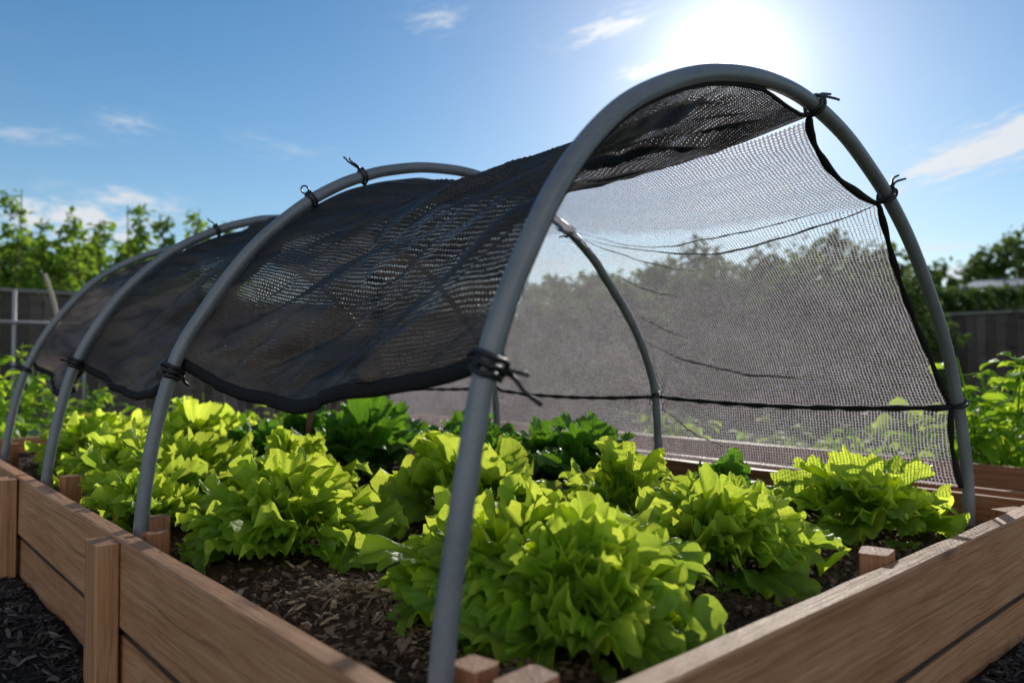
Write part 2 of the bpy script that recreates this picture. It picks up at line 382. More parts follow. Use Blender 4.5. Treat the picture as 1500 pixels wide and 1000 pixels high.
# ------------------------------------------------------------------ ground
def mulch_h(x,y):
    q=Vector((x-CX,y-CY,0)); u=q.x*UX+q.y*UY; v=q.x*VX+q.y*VY
    h=.0+.03*nz(x*1.3,y*1.3)+.014*nz(x*6,y*6)+.008*nz(x*19,y*19)
    h+=.055*sm(-.75,0,v)*sm(.2,1.2,u)*sm(.15,-.05,v)
    h+=.03*sm(-.5,0,u)*sm(.1,-.05,u)
    return h
vs=[];fs=[]; NX,NY=170,190
for j in range(NY+1):
    for i in range(NX+1):
        x=-3.6+7.4*i/NX; y=.1+6.2*j/NY
        e=min(i,NX-i,j,NY-j)
        vs.append(Vector((x,y,mulch_h(x,y) if e>2 else -.06)))
for j in range(NY):
    for i in range(NX):
        a=j*(NX+1)+i; fs.append((a,a+1,a+NX+2,a+NX+1))
setting(obj('mulch_path',vs,fs,M['mulch_bed'],None,True))
setting(obj('ground',[Vector((sx*400,sy*400,-.04)) for sx,sy in((-1,-1),(1,-1),(1,1),(-1,1))],[(0,1,2,3)],M['ground']))
def pl_left(r):
    u=-.02-1.3*r.random()**1.4; v=.6+3.4*r.random(); p=W(u,v); p.z=mulch_h(p.x,p.y)+.004; return p
def pl_right(r):
    v=-.02-.9*r.random()**1.3; u=1.1+1.9*r.random(); p=W(u,v); p.z=mulch_h(p.x,p.y)+.004; return p
mb=chips(11000,pl_left,.008,.055,21,(.1,.45)); m2=chips(6500,pl_right,.008,.05,22,(.1,.45)); mb.add(m2.v,m2.f,m2.c)
setting(mb.build('wood_chip_mulch',M['chips']),'stuff')

# ------------------------------------------------------------------ hoops
HV=[.22,1.48,2.58,3.69]
TAIL=[(1.15,1.455),(1.42,1.42),(1.649,1.333),(1.811,1.228),(1.891,1.15),(2.037,1.0),(2.155,.83),(2.222,.656),(2.245,.40),(2.25,.2)]
HP=[
 [(.085,.2),(.103,.408),(.128,.56),(.175,.771),(.216,.885),(.26,.971),(.318,1.068),(.394,1.16),(.492,1.244),(.617,1.313),(.75,1.364),(.901,1.397),(1.049,1.408),(1.176,1.398),(1.33,1.362),(1.47,1.305),(1.592,1.242),(1.725,1.15),(1.84,1.045),(1.951,.925),(2.037,.805),(2.108,.665),(2.15,.55),(2.185,.41),(2.2,.2)],
 [(.075,.2),(.083,.389),(.108,.588),(.152,.764),(.188,.855),(.225,.917),(.3,1.032),(.393,1.148),(.52,1.264),(.635,1.341),(.724,1.385),(.825,1.423),(.989,1.46)]+[(1.2,1.468)]+TAIL[1:],
 [(.07,.2),(.08,.407),(.112,.6),(.154,.767),(.221,.912),(.316,1.058),(.449,1.2),(.557,1.283),(.699,1.36),(.828,1.408),(.924,1.432)]+TAIL,
 [(.09,.2),(.109,.365),(.138,.558),(.178,.722),(.231,.856),(.301,.986),(.401,1.12),(.505,1.231),(.68,1.345),(.9,1.43)]+TAIL]
hoop_labels=['near grey pipe hoop closest to the viewer, crossing in front of the lettuces','second grey pipe hoop from the front, its arch standing above the dark cloth','third grey pipe hoop from the front, between two narrow dark cloth bays','farthest grey pipe hoop at the left end of the black cloth']
hoops=[]
curves=[]
for k,(pts,v) in enumerate(zip(HP,HV)):
    c=resample(spline([Vector((p[0],p[1],0)) for p in pts],8),150)
    curves.append(c)
    path=[W(p.x,v,p.y)+Vector((.002*nz(i*.06,k),.002*nz(i*.06,k+9),0)) for i,p in enumerate(c)]
    o=obj('hoop_pipe',*tube(path,.0178,20),M['pipe'],None,True)
    tag(o,hoop_labels[k],'hoop','grey pipe hoops over the raised bed'); hoops.append(o)

# ------------------------------------------------------------------ shade cloth
NL,NR=90,110
def section(k):
    """Left part (hem to ridge) and right part (ridge to lower edge) of hoop k, as (u,z) with inward normals."""
    c=curves[k]; il=next(i for i,p in enumerate(c) if p.y>(.80 if k==0 else .775))
    apex=1.172
    ir=next(i for i,p in enumerate(c) if p.x>apex)
    ie=next(i for i in range(ir,len(c)) if c[i].y<.40)
    L=resample(c[il:ir+1],NL+1); Rr=resample(c[ir:ie+1],NR+1); return L,Rr
SEC=[section(k) for k in range(4)]
CEN=Vector((1.16,.75,0))
def hoop_off(k,side,b):
    """how far the cloth hangs inside the pipe at a hoop (metres, inwards)"""
    if side=='L': return .0215+.020*sm(.80,.92,b)*sm(1.0,.95,b)+(.012*sm(.5,.75,b)*sm(1.0,.85,b) if k else 0)
    if k==0: return .030
    return lerp(.028,-.026,sm(.25,.5,b))
def cloth(bay,a,side,b):
    """Point of the cloth: bay 0..2, a along v (0 near, 1 far), b along the arc. Returns (u, v, z)."""
    n=NL if side=='L' else NR; f=b*n; i=min(n-1,int(f)); fr=f-i
    idx=0 if side=='L' else 1
    def pt(k):
        s=SEC[k][idx]; p=s[i].lerp(s[i+1],fr); q=(CEN-p); q.normalize()
        return p+q*hoop_off(k,side,b), q
    p0,q0=pt(bay); p1,q1=pt(bay+1)
    p=p0.lerp(p1,a); q=(q0+q1).normalized()
    v=lerp(HV[bay],HV[bay+1],a); bow=4*a*(1-a)
    if side=='L':
        s=(.055,.05,.045)[bay]*bow*(.55+.45*math.sin(b*math.pi))
        p=p+q*s
        hem=sm(.45,0,b)
        sagb=math.sin(math.pi*a**1.35) if bay==0 else bow
        p.y-=hem*sagb*(.085,.095,.115)[bay]*(1.0+.25*nz(a*4,bay*3.3))
        # scallop rising steeply beside the ties
        p.y-=hem*(.014*(math.sin(a*math.pi)**(.9 if bay==0 else .35)))
        # wrinkles running up from the far hoop towards the near hoop's shoulder
        wl=(HV[bay+1]-HV[bay]); X=a*wl; Y=b*1.15
        d1=Y*.86-(-X)*.5*0+X*.42; d2=X*.9-Y*.42
        rg=lambda x,y,z:(1-min(1,abs(nz(x,y,z))*2.6))**2
        w=.050*nz(d1*6+bay*9,d2*1.2)+.024*rg(d1*6.5+bay*5,d2*1.5,1)+.020*rg(d1*13+3,d2*2.6+bay,5)-.012*rg(d1*17,d2*3.2,8)+.010*nz(d1*36,d2*6,2)
        p=p+q*w*sm(0,.10,a)*sm(0,.10,1-a)*(.12+.88*sm(1.0,.84,b))
        if bay==0: p.y-=.045*bow*sm(.6,1,b)
    else:
        s=.050*bow*(.35+.65*math.sin(min(1,b*1.6)*math.pi)**2) if bay==0 else .04*bow*math.sin(b*math.pi)
        p=p+q*s
        if bay==0: p.y-=.045*bow*sm(.30,0,b)
        wl=(HV[bay+1]-HV[bay]); X=a*wl; Y=b*1.4
        w=.010*nz(Y*9-X*1.5,X*1.6+bay*5)+.005*nz(Y*24,X*3+7)
        # small gathers fanning out of the second hoop's ties
        for tb,vv in TIEB:
            dd=math.hypot((v-vv)*1.0,(b-tb)*1.25)
            w+=.010*math.exp(-dd/.13)*math.sin(math.atan2(b-tb,v-vv)*9)
        p=p+q*w*(.35+.65*sm(0,.08,a))
        if bay==0:
            # the free front edge swings back between its ties
            fe=0.0
            for b0,b1,dep in ((0.0,TB[0],.045),(TB[0],TB[1],.038),(TB[1],1.0,.012)):
                if b0<=b<=b1: fe=dep*math.sin((b-b0)/(b1-b0)*math.pi)**.8
            g=(1-a)**3; v+=(fe+.012)*g; p=p+q*(fe*.45*g)
    if side=='L' and bay==0: v+=.004
    return p.x,v,p.y
def b_of_z(k,z):
    s=SEC[k][1]
    return next(i for i in range(NR+1) if s[i].y<z)/NR
TB=(b_of_z(0,1.245),b_of_z(0,.663))
TIEB=[(b_of_z(1,1.325),HV[1]),(b_of_z(1,.66),HV[1])]
def cloth_pt(bay,a,side,b):
    u,v,z=cloth(bay,a,side,b); return W(u,v,z)
net=empty('shade_net',W(0,0,0)); net.location=(0,0,0)
tag(net,'black knitted shade cloth hung over the hoops, dense left, see-through right','shade net')
def panel(name,side,mat):
    vs=[];fs=[];uv=[]; nb=170 if side=='L' else 110
    rows=[]
    for bay in range(3):
        na=(130,70,60)[bay]
        for i in range(na+(1 if bay==2 else 0)): rows.append((bay,i/na))
    for bay,a in rows:
        arc=0; prev=None
        for j in range(nb+1):
            u,v,z=cloth(bay,a,side,j/nb); p=W(u,v,z)
            arc=j/nb*(1.18 if side=='L' else 1.62)
            vs.append(p); uv.append((lerp(HV[bay],HV[bay+1],a),arc))
    for r in range(len(rows)-1):
        for j in range(nb):
            q=r*(nb+1)+j; fs.append((q,q+1,q+nb+2,q+nb+1))
    return obj(name,vs,fs,mat,net,True,uv)
panel('dense_cloth','L',M['net_dense'])
panel('light_cloth','R',M['net_light'])
def ribbon_tube(pts,rx,rz,n=8):
    """flat-ish roll of cloth: tube squashed sideways"""
    vs,fs=tube(pts,1.0,n); m=len(pts)
    for i in range(m):
        c=Vector(pts[i]); ctr=sum((vs[i*n+k] for k in range(n)),Vector())/n
        for k in range(n):
            d=vs[i*n+k]-ctr; h=Vector((d.x,d.y,0)); vs[i*n+k]=c+h*rx+Vector((0,0,d.z*rz))
    return vs,fs
for bay in range(3):
    pts=[cloth_pt(bay,a/40,'L',0.004)+Vector((0,0,-.004+.002*nz(a*.6,bay))) for a in range(41)]
    obj('hem',*ribbon_tube(pts,.006,(.017,.015,.014)[bay]),M['hem'],net,True)
# front edge binding of the light cloth and of the dense cloth
obj('edge_binding',*tube([cloth_pt(0,0.0,'R',b/80)+Vector((.0015*nz(b*.9,1),0,.0015*nz(b*.9,4))) for b in range(81)],lambda t:.0085+.002*math.sin(t*60),8),M['hem'],net,True)
obj('edge_binding',*tube([cloth_pt(0,0.0,'L',b/60) for b in range(61)],.005,8),M['hem'],net,True)
# drawcord run through the light cloth
pts=[]
for bay in range(3):
    for i in range(30):
        a=i/30; b=lerp(b_of_z(bay,.662),b_of_z(bay+1,.66),a)
        p=cloth_pt(bay,a,'R',b); p.z-=.022*4*a*(1-a); pts.append(p+Vector((-UX*.006,-UY*.006,.0015*nz(i*1.3,bay))))
obj('drawcord',*tube(pts,lambda t:.0092+.0025*math.sin(t*170),8),M['hem'],net,True)
# creases in the light cloth: narrow doubled strips
def fold(path,w0,seed,side='R',bay=0):
    """path: list of (a,b) in one bay; a narrow doubled strip lying on the cloth"""
    P=[Vector((a,b,0)) for a,b in path]; P=resample(spline(P,8),46); vs=[];fs=[];uv=[]; LB=1.6 if side=='R' else 1.15
    out=-.006 if side=='R' else -.005
    for i,p in enumerate(P):
        t=i/45; w=w0*1.6*(math.sin(min(1,t*1.05+.02)*math.pi)**.7*.9+.1)*(.6+.8*abs(nz(i*.35,seed)))
        bb=p.y+.006*nz(i*.22,seed*3.1); aa=max(.004,min(.996,p.x))
        for q in (-1,0,1):
            c=cloth_pt(bay,aa,side,max(.01,min(.99,bb+q*w*.5/LB)))
            c+=Vector((-UX,-UY,-.2 if side=='R' else .35))*(.004+(.004 if side=='R' else .007)*(1-abs(q)))
            vs.append(c); uv.append((p.x*1.2+seed,bb*LB))
    for i in range(45):
        for q in range(2):
            k=i*3+q; fs.append((k,k+1,k+4,k+3))
    obj('crease',vs,fs,M['net_fold'],net,True,uv)
t2=TIEB[0][0]; t2b=TIEB[1][0]
fold([(.01,TB[0]),(.2,TB[0]+.045),(.5,(TB[0]+t2)/2+.09),(.8,t2+.05),(.985,t2)],.011,1)
fold([(.10,TB[0]-.01),(.4,TB[0]+.03),(.7,t2+.05),(.95,t2-.02)],.007,2)
fold([(.99,t2),(.9,t2+.06),(.74,t2+.12),(.6,t2+.15)],.010,3)
fold([(.97,t2+.16),(.85,t2+.215),(.72,t2+.24)],.008,4)
fold([(.985,t2b-.16),(.85,t2b-.11),(.6,t2b-.075),(.3,t2b-.07)],.009,5)
fold([(.985,t2b+.03),(.85,t2b+.09),(.7,t2b+.12)],.006,6)
fold([(.97,t2+.30),(.87,t2+.34),(.78,t2+.37)],.006,7)

# ------------------------------------------------------------------ cable ties
def tie(k,u_near,label,rad=.0225,wire=.0045,tails=((.5,.6,.05),),loop=False,right=False,z=None,wraps=1):
    """a tie wound round hoop k near the point whose u (left side) or z (right side) is given"""
    c=curves[k]
    if z is not None:
        rng=range(75,150) if right else range(0,75)
        i=min(rng,key=lambda j:abs(c[j].y-z))
    else: i=min(range(len(c)),key=lambda j:abs(c[j].x-u_near))
    p=c[i]; tg=(c[min(i+1,149)]-c[max(i-1,0)]).normalized()
    T=Vector((UX*tg.x,UY*tg.x,tg.y)); Nn=Vector((-UX*tg.y,-UY*tg.y,tg.x)); Bv=Vector((VX,VY,0)); P=W(p.x,HV[k],p.y)
    wire*=.78; root=empty('cable_tie',P); tag(root,label,'cable tie','black ties holding the cloth to the hoops')
    mb=MB()
    for w in range(wraps):
        pts=[]
        for j in range(25):
            ph=2*math.pi*j/24
            pts.append((Nn*math.cos(ph)+Bv*math.sin(ph))*(rad+.003*w)+T*(.005*math.sin(ph+w)+(w-(wraps-1)/2)*.009+.002*math.sin(3*ph+w)))
        mb.add(*tube(pts,wire,7,False))
    if loop:
        pts=[Nn*(rad+.012+.012*math.cos(j/16*6.283+math.pi))+T*(.012*math.sin(j/16*6.283)) for j in range(17)]
        mb.add(*tube(pts,wire*.7,6,False))
    mb.build('loop',M['strap'],root,True)
    # knot
    kb=MB(); kv,kf=tube([Nn*(rad-.004)+T*x for x in (-.010,-.006,0,.006,.010)],lambda t:.003+.0065*math.sin(t*math.pi),8); kb.add(kv,kf); kb.build('knot',M['strap'],root,True)
    for s,(dx,dv,dz) in enumerate(tails):
        e=Vector((UX*dx+VX*dv,UY*dx+VY*dv,dz)); L=e.length; q=e-T*e.dot(T); q=q.normalized()*rad
        pts=[q+e*t+Vector((.004*math.sin(t*7+s),.0,.05*L*math.sin(t*3.0))) for t in (0,.2,.4,.6,.8,1)]
        tb=tube(pts,lambda t,w=wire:w*(.9-.15*t),7); obj('tail',*tb,M['strap'],root,True)
    return root
tie(0,.19,'wide black strap tied round the near hoop with a long tail hanging down',.0225,.006,((.042,-.035,-.05),(.02,-.03,-.008)),z=.80,wraps=3)
tie(0,1.18,'black tie with two short ends just right of the top of the near hoop',.0225,.005,((.075,.0,.022),(.07,-.01,.005)),wraps=2)
tie(0,1.6,'black tie with forked end on the right shoulder of the near hoop',.0225,.005,((.065,0,.045),(.075,-.01,.035),(-.05,0,.0)),right=True,z=1.245,wraps=2)
tie(0,2.11,'black tie at the drawcord on the right leg of the near hoop',.0225,.005,((.05,-.01,-.003),),right=True,z=.663,wraps=2)
tie(1,.15,'black strap at the cloth hem on the left leg of the second hoop',.0225,.007,((.02,.0,-.03),),z=.766,wraps=3)
tie(1,.55,'small black tie twisted into a loop on the second hoop',.0225,.0045,((.03,0,-.04),),loop=True,wraps=2)
tie(1,.735,'black tie with two upright ends near the crown of the second hoop',.0225,.0045,((-.04,0,.03),(-.055,.01,.034)),wraps=2)
tie(1,1.66,'small black tie high on the right side of the second hoop, seen inside',.0225,.005,((-.05,0,-.01),),right=True,z=1.325,wraps=2)
tie(1,2.2,'black tie at the drawcord on the right leg of the second hoop',.0225,.005,((-.015,0,-.04),),right=True,z=.658,wraps=2)
tie(2,.15,'black strap at the cloth hem on the left leg of the third hoop',.0225,.007,((-.03,.0,.005),),z=.79,wraps=3)
tie(2,.69,'small black tie near the crown of the third hoop',.0225,.0045,((-.03,0,.025),),wraps=2)
tie(3,.19,'black strap with a level tail on the left leg of the farthest hoop',.0225,.006,((-.12,.0,.005),),z=.775,wraps=2)

# ------------------------------------------------------------------ wooden stakes by the hoop feet
def stake(u,v,top,w,d,rz,label,tilt=(0,0)):
    top-=.010; h=.28; c=W(u,v,top-h/2)
    o=board('wooden_stake',h,w,d,c,0,M['wood_red'],None,int(u*50+v*90),.006,.006)
    o.rotation_euler=(Matrix.Rotation(BED_ROT+rz,4,'Z')@Matrix.Rotation(tilt[0],4,'X')@Matrix.Rotation(-math.pi/2+tilt[1],4,'Y')).to_euler()
    tag(o,label,'stake','sawn wooden stakes beside the hoop feet'); return o
stake(.155,.215,.392,.055,.05,.1,'reddish wooden stake top just right of the near hoop foot')
stake(.160,.115,.402,.05,.08,.05,'rounded reddish stake end behind the front board, below the largest lettuce')
stake(1.16,.085,.405,.06,.075,.25,'brown wooden stake against the front board, below the right-hand lettuces')
stake(2.13,.09,.368,.05,.11,-.3,'wooden stake by the right foot of the near hoop')
stake(.125,1.50,.405,.05,.06,.1,'taller wooden stake right of the second hoop foot')
stake(.085,1.36,.395,.055,.05,0,'lower wooden stake in front of the second hoop foot')
stake(.135,2.50,.40,.05,.06,.15,'wooden stake beside the third hoop foot')
stake(.15,3.80,.41,.05,.07,0,'wooden stake beside the farthest hoop foot')
o=obj('grey_stake',*tube([W(.486,1.9,.47),W(.515,1.74,.38),W(.54,1.62,.27)],.009,10),M['steel'],None,True); tag(o,'thin grey stake leaning between two lettuces in the left half of the bed','stake')
o=obj('orange_stake',*tube([W(1.47,3.3,.27),W(1.475,3.3,.45),W(1.505,3.3,.56)],.016,8),M['wood_red'],None,True); tag(o,'orange brown stick leaning among dark lettuces below the cloth hem','stake')

# ------------------------------------------------------------------ lettuces
def lettuce_leaf(mb,base,az,el0,curl,L,wf,r,pale,ruf,ns,nt,lobes=1.0):
    """A fan-shaped blade on a short broad rib: rounded outline with shallow lobes and a ruffled rim."""
    p1,p2,p3=r.uniform(0,6.28),r.uniform(0,6.28),r.uniform(0,6.28); k=r.uniform(7.5,11.0)*lobes
    lat0=Vector((-math.sin(az),math.cos(az),0)); tw=r.gauss(0,.30); cup=r.uniform(.15,.8)
    g=r.random(); daz=r.gauss(0,.25); NM=30
    c=Vector(base); mid=[]
    for i in range(NM+8):
        t=i/NM; a=az+daz*t; el=el0-curl*min(t,1.2)**1.4
        d=Vector((math.cos(a)*math.cos(el),math.sin(a)*math.cos(el),math.sin(el)))
        if i: c=c+d*(L/NM)
        q=Matrix.Rotation(tw*min(t,1),3,d); lt=q@lat0; n=lt.cross(d); n=-n if n.dot(Vector((-math.cos(az),-math.sin(az),.6)))<0 else n
        mid.append((c.copy(),d,lt,n))
    t0=.34; w0=L*.055; roll=r.uniform(-.06,.20); vs=[];cs=[]; th=r.uniform(1.55,2.0)
    for i in range(nt+1):
        t=i/nt
        for j in range(ns+1):
            s=-1+2*j/ns
            if t<t0: al=t*L; la=s*w0*(.7+.6*t/t0); rr=0; th_=0; e=0; f=0
            else:
                f=(t-t0)/(1-t0); th_=s*th
                out=1+f*f*(.17*(abs(math.sin(th_*k*.5+p1+.8))**.5-.75)+.085*(abs(math.sin(th_*k*1.15+p2))**.6-.7)+.012*math.sin(th_*k*2.9+p3))
                rr=f*(1-t0)*L*out*(1-.42*sm(.55,1.0,abs(s))*f); al=t0*L+rr*math.cos(th_)*(1.0 if abs(th_)<1.57 else .8); la=s*w0*1.3*(1-f*.5)+rr*math.sin(th_)*wf
                e=f**2.0
            x=max(0,min(NM+6.99,al/L*NM)); m=int(x); fr=x-m
            c0,d,lt,n=mid[m]; c1,d1,l1,n1=mid[m+1]; c=c0.lerp(c1,fr)
            amp=ruf*L*e
            rf=amp*(.70*math.sin(th_*k*.5+p1)+.50*math.sin(th_*k+p2+.8*math.sin(th_*2.3+p3))+.27*math.sin(th_*k*2.2+p3+math.sin(th_*3.1+p1))*e)-roll*L*f**4
            sl=.18*amp*math.cos(th_*k+p2)
            bl=.0045*nz(al*70+p1,la*70,p3)+.009*nz(al*24+p2,la*24,p1)
            P=c+lt*(la+sl*.6)+n*(rf+cup*la*la/max(.03,L*.55)+bl)+d*(sl*.5)
            vs.append(P); cs.append((t,g,min(1,pale+.3*e),.5+.5*s))
    fs=[]
    for i in range(nt):
        for j in range(ns):
            q=i*(ns+1)+j; fs.append((q,q+1,q+ns+2,q+ns+1))
    mb.add(vs,fs,cs)
def lettuce(name,u,v,rad,height,seed,label,mat='lettuce',n=70,ns=54,nt=12,ruf=.13,upright=0.0,lobes=1.0,z=None,cat='lettuce',group='lettuces growing in the raised bed',wf=.62):
    r=random.Random(seed); mb=MB(); lean=(r.gauss(0,.03),r.gauss(0,.03)); zb=soil_h(u,v)-.01 if z is None else z
    for i in range(n):
        f=(i+.5)/n; az=i*2.39996+r.gauss(0,.22)
        el0=lerp(.30+upright,1.40,f)+r.gauss(0,.14); curl=lerp(.75,.3,f)+r.gauss(0,.38)
        if r.random()<.18: curl+=.7
        L=lerp(rad*.84,height*.80,f)*r.uniform(.60,1.10)*(1.2 if r.random()<.12 and f<.55 else 1); Wd=wf*r.uniform(.85,1.15)*lerp(1.0,.85,f)
        sp=rad*.40*(1-f)**.8; b=(lean[0]*f+math.cos(az)*sp,lean[1]*f+math.sin(az)*sp,.015+.035*f+.03*r.random())
        lettuce_leaf(mb,b,az,el0,curl,L,Wd,r,.25+.75*f if mat=='lettuce' else .5*f,ruf,ns,nt,lobes)
    o=mb.build(name,M[mat],None,True); o.location=W(u,v,zb); o.rotation_euler=(0,0,r.uniform(0,6.28)); tag(o,label,cat,group)
    return o
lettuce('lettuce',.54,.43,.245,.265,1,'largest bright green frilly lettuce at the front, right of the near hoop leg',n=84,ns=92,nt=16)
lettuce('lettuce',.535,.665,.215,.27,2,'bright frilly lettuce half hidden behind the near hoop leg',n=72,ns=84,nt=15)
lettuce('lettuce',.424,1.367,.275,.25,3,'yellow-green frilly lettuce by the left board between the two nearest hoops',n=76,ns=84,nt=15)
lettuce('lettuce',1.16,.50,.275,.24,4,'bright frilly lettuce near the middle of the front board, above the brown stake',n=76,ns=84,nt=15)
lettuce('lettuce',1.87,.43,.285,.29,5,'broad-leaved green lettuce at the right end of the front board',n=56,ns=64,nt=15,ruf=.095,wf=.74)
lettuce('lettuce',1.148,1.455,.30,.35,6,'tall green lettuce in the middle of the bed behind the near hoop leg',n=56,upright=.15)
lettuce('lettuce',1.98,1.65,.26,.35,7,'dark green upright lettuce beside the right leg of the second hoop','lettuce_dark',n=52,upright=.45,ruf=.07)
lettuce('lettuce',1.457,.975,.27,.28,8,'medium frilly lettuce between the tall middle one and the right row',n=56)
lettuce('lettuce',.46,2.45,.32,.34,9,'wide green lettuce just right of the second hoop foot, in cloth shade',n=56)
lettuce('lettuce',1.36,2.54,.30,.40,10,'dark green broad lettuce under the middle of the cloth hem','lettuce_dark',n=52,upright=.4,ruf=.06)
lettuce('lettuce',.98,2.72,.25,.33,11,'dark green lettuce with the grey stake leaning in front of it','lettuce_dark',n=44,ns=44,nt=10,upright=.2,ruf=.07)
lettuce('lettuce',.50,3.72,.30,.33,12,'pale yellow-green lettuce by the third hoop foot, far left in the bed',n=48,ns=44,nt=10)
lettuce('lettuce',.95,3.35,.28,.40,13,'green lettuce showing right under the hem at the second hoop',n=48,ns=44,nt=10,upright=.3)
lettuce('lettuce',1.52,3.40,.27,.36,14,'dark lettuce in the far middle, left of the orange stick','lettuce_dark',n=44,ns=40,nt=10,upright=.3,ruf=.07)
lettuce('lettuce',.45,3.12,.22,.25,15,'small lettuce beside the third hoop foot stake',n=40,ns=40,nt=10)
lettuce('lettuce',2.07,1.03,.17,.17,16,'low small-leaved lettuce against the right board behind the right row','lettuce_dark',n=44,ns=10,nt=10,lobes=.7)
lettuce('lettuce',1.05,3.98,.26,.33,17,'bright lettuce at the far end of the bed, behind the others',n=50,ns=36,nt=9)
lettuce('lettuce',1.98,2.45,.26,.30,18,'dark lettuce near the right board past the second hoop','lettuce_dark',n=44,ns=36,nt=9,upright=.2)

lettuce('lettuce',.80,2.02,.26,.27,19,'mid green lettuce behind the yellow-green one, beside the grey stake','lettuce',n=64,ns=50,nt=11)
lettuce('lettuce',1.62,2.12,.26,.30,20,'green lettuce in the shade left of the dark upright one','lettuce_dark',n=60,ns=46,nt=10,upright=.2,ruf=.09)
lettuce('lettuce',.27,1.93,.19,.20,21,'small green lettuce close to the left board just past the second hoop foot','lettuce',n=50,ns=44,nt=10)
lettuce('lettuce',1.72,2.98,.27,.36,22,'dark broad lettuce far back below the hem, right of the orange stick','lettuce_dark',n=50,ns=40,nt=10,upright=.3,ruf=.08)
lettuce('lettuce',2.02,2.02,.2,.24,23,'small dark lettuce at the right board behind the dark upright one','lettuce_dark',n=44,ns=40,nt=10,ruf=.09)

# ------------------------------------------------------------------ neighbouring beds
nb=empty('raised_bed',W(2.62,.3,0),BED_ROT-math.pi*0); tag(nb,'weathered timber bed just beyond the right-hand side of the lettuce bed','raised bed','timber beds in the garden')
board('side_board',5.2,.045,.40,(.0,2.1,.14),math.pi/2,M['wood_red'],nb,41)
board('side_board',5.2,.045,.40,(.78,2.1,.135),math.pi/2,M['wood_red'],nb,42)
board('end_board',.73,.045,.38,(.39,-.47,.13),0,M['wood_red'],nb,43)
board('end_board',.73,.045,.38,(.39,4.67,.13),0,M['wood_red'],nb,44)
vs=[];fs=[]
for j in range(61):
    for i in range(13):
        u=2.645+.71*i/12; v=-.15+5.1*j/60; vs.append(W(u,v,.22+.03*nz(u*5,v*5)+.02*nz(u*14,v*14)))
for j in range(60):
    for i in range(12):
        a=j*13+i; fs.append((a,a+1,a+14,a+13))
setting(obj('soil',vs,fs,M['soil'],None,True))

# ------------------------------------------------------------------ leafy plants, saplings and trees
def leaf_blade(mb,p,d,up,L,w,c,r,droop=.25):
    d=d.normalized(); s=d.cross(up)
    if s.length<1e-3: s=Vector((1,0,0))
    s.normalize(); n=s.cross(d)
    vs=[];cs=[]
    for t,ww,dr in ((0,.12,0),(.3,.95,.03),(.62,1.0,.10),(.88,.5,.2),(1,.05,.3)):
        q=p+d*(t*L)-n*(dr*droop*4*L*t)
        for sd in (-1,0,1):
            vs.append(q+s*(sd*w*ww*.5)+n*(abs(sd)*w*ww*.16)); cs.append((.5+t*.5,c[0],c[1]))
    fs=[]
    for i in range(4):
        for j in range(2):
            k=i*3+j; fs.append((k,k+1,k+4,k+3))
    mb.add(vs,fs,cs)
def leafy_plant(loc,h,spread,nst,nlf,leafL,seed,label,mat='bean',cat='plant',group='leafy plants around the raised bed',name='leafy_plant'):
    r=random.Random(seed); root=empty(name,loc); tag(root,label,cat,group); st=MB(); lf=MB()
    for s in range(nst):
        az=r.uniform(0,6.28); rr=spread*math.sqrt(r.random()); hh=h*r.uniform(.6,1.0)
        top=Vector((math.cos(az)*rr,math.sin(az)*rr,hh)); b=Vector((math.cos(az)*rr*.35,math.sin(az)*rr*.35,-.03))
        mid=b.lerp(top,.5)+Vector((r.gauss(0,.03),r.gauss(0,.03),hh*.08)); pts=spline([b,mid,top],6)
        st.add(*tube(pts,lambda t:.007*(1-.65*t),6),c=(.3,.5,.2))
        for k in range(max(2,nlf//nst)):
            t=r.uniform(.18,1.0); q=pts[int(t*(len(pts)-1))]
            a2=r.uniform(0,6.28); d=Vector((math.cos(a2),math.sin(a2),r.uniform(-.35,.7)))
            pet=q+d*r.uniform(.02,.09)
            st.add(*tube([q,pet],.002,4,False),c=(.3,.5,.2))
            L=leafL*r.uniform(.55,1.15)
            leaf_blade(lf,pet,d+Vector((0,0,-.3)),Vector((r.gauss(0,.35),r.gauss(0,.35),1)),L,L*r.uniform(.6,.85),(r.random(),r.random()*.8),r)
    st.build('stem',M[mat],root,True); lf.build('foliage',M[mat],root,True); return root
def at(px_az,D,z=0.0):
    return Vector((D*math.tan(R(px_az)),D,z))
# right of the bed
for i,(u,v,h,lab) in enumerate(((3.74,.74,.62,'bright green bean plant right of the near hoop leg, beyond the timber beds'),
        (3.78,1.15,.50,'bright bean plant partly behind the near hoop right leg'),(3.72,.46,.86,'tall bright bean plant at the right edge of the photo'),
        (4.5,.70,.74,'bean plant behind the others beside the grey fence'),(4.05,1.9,.38,'low green plant seen through the net beyond the timber bed'),(4.4,3.0,.42,'green plant seen through the net past the second hoop'))):
    leafy_plant(W(u,v,0),h,.26,18,(210,170,240,190,110,110)[i],.105,60+i,lab)
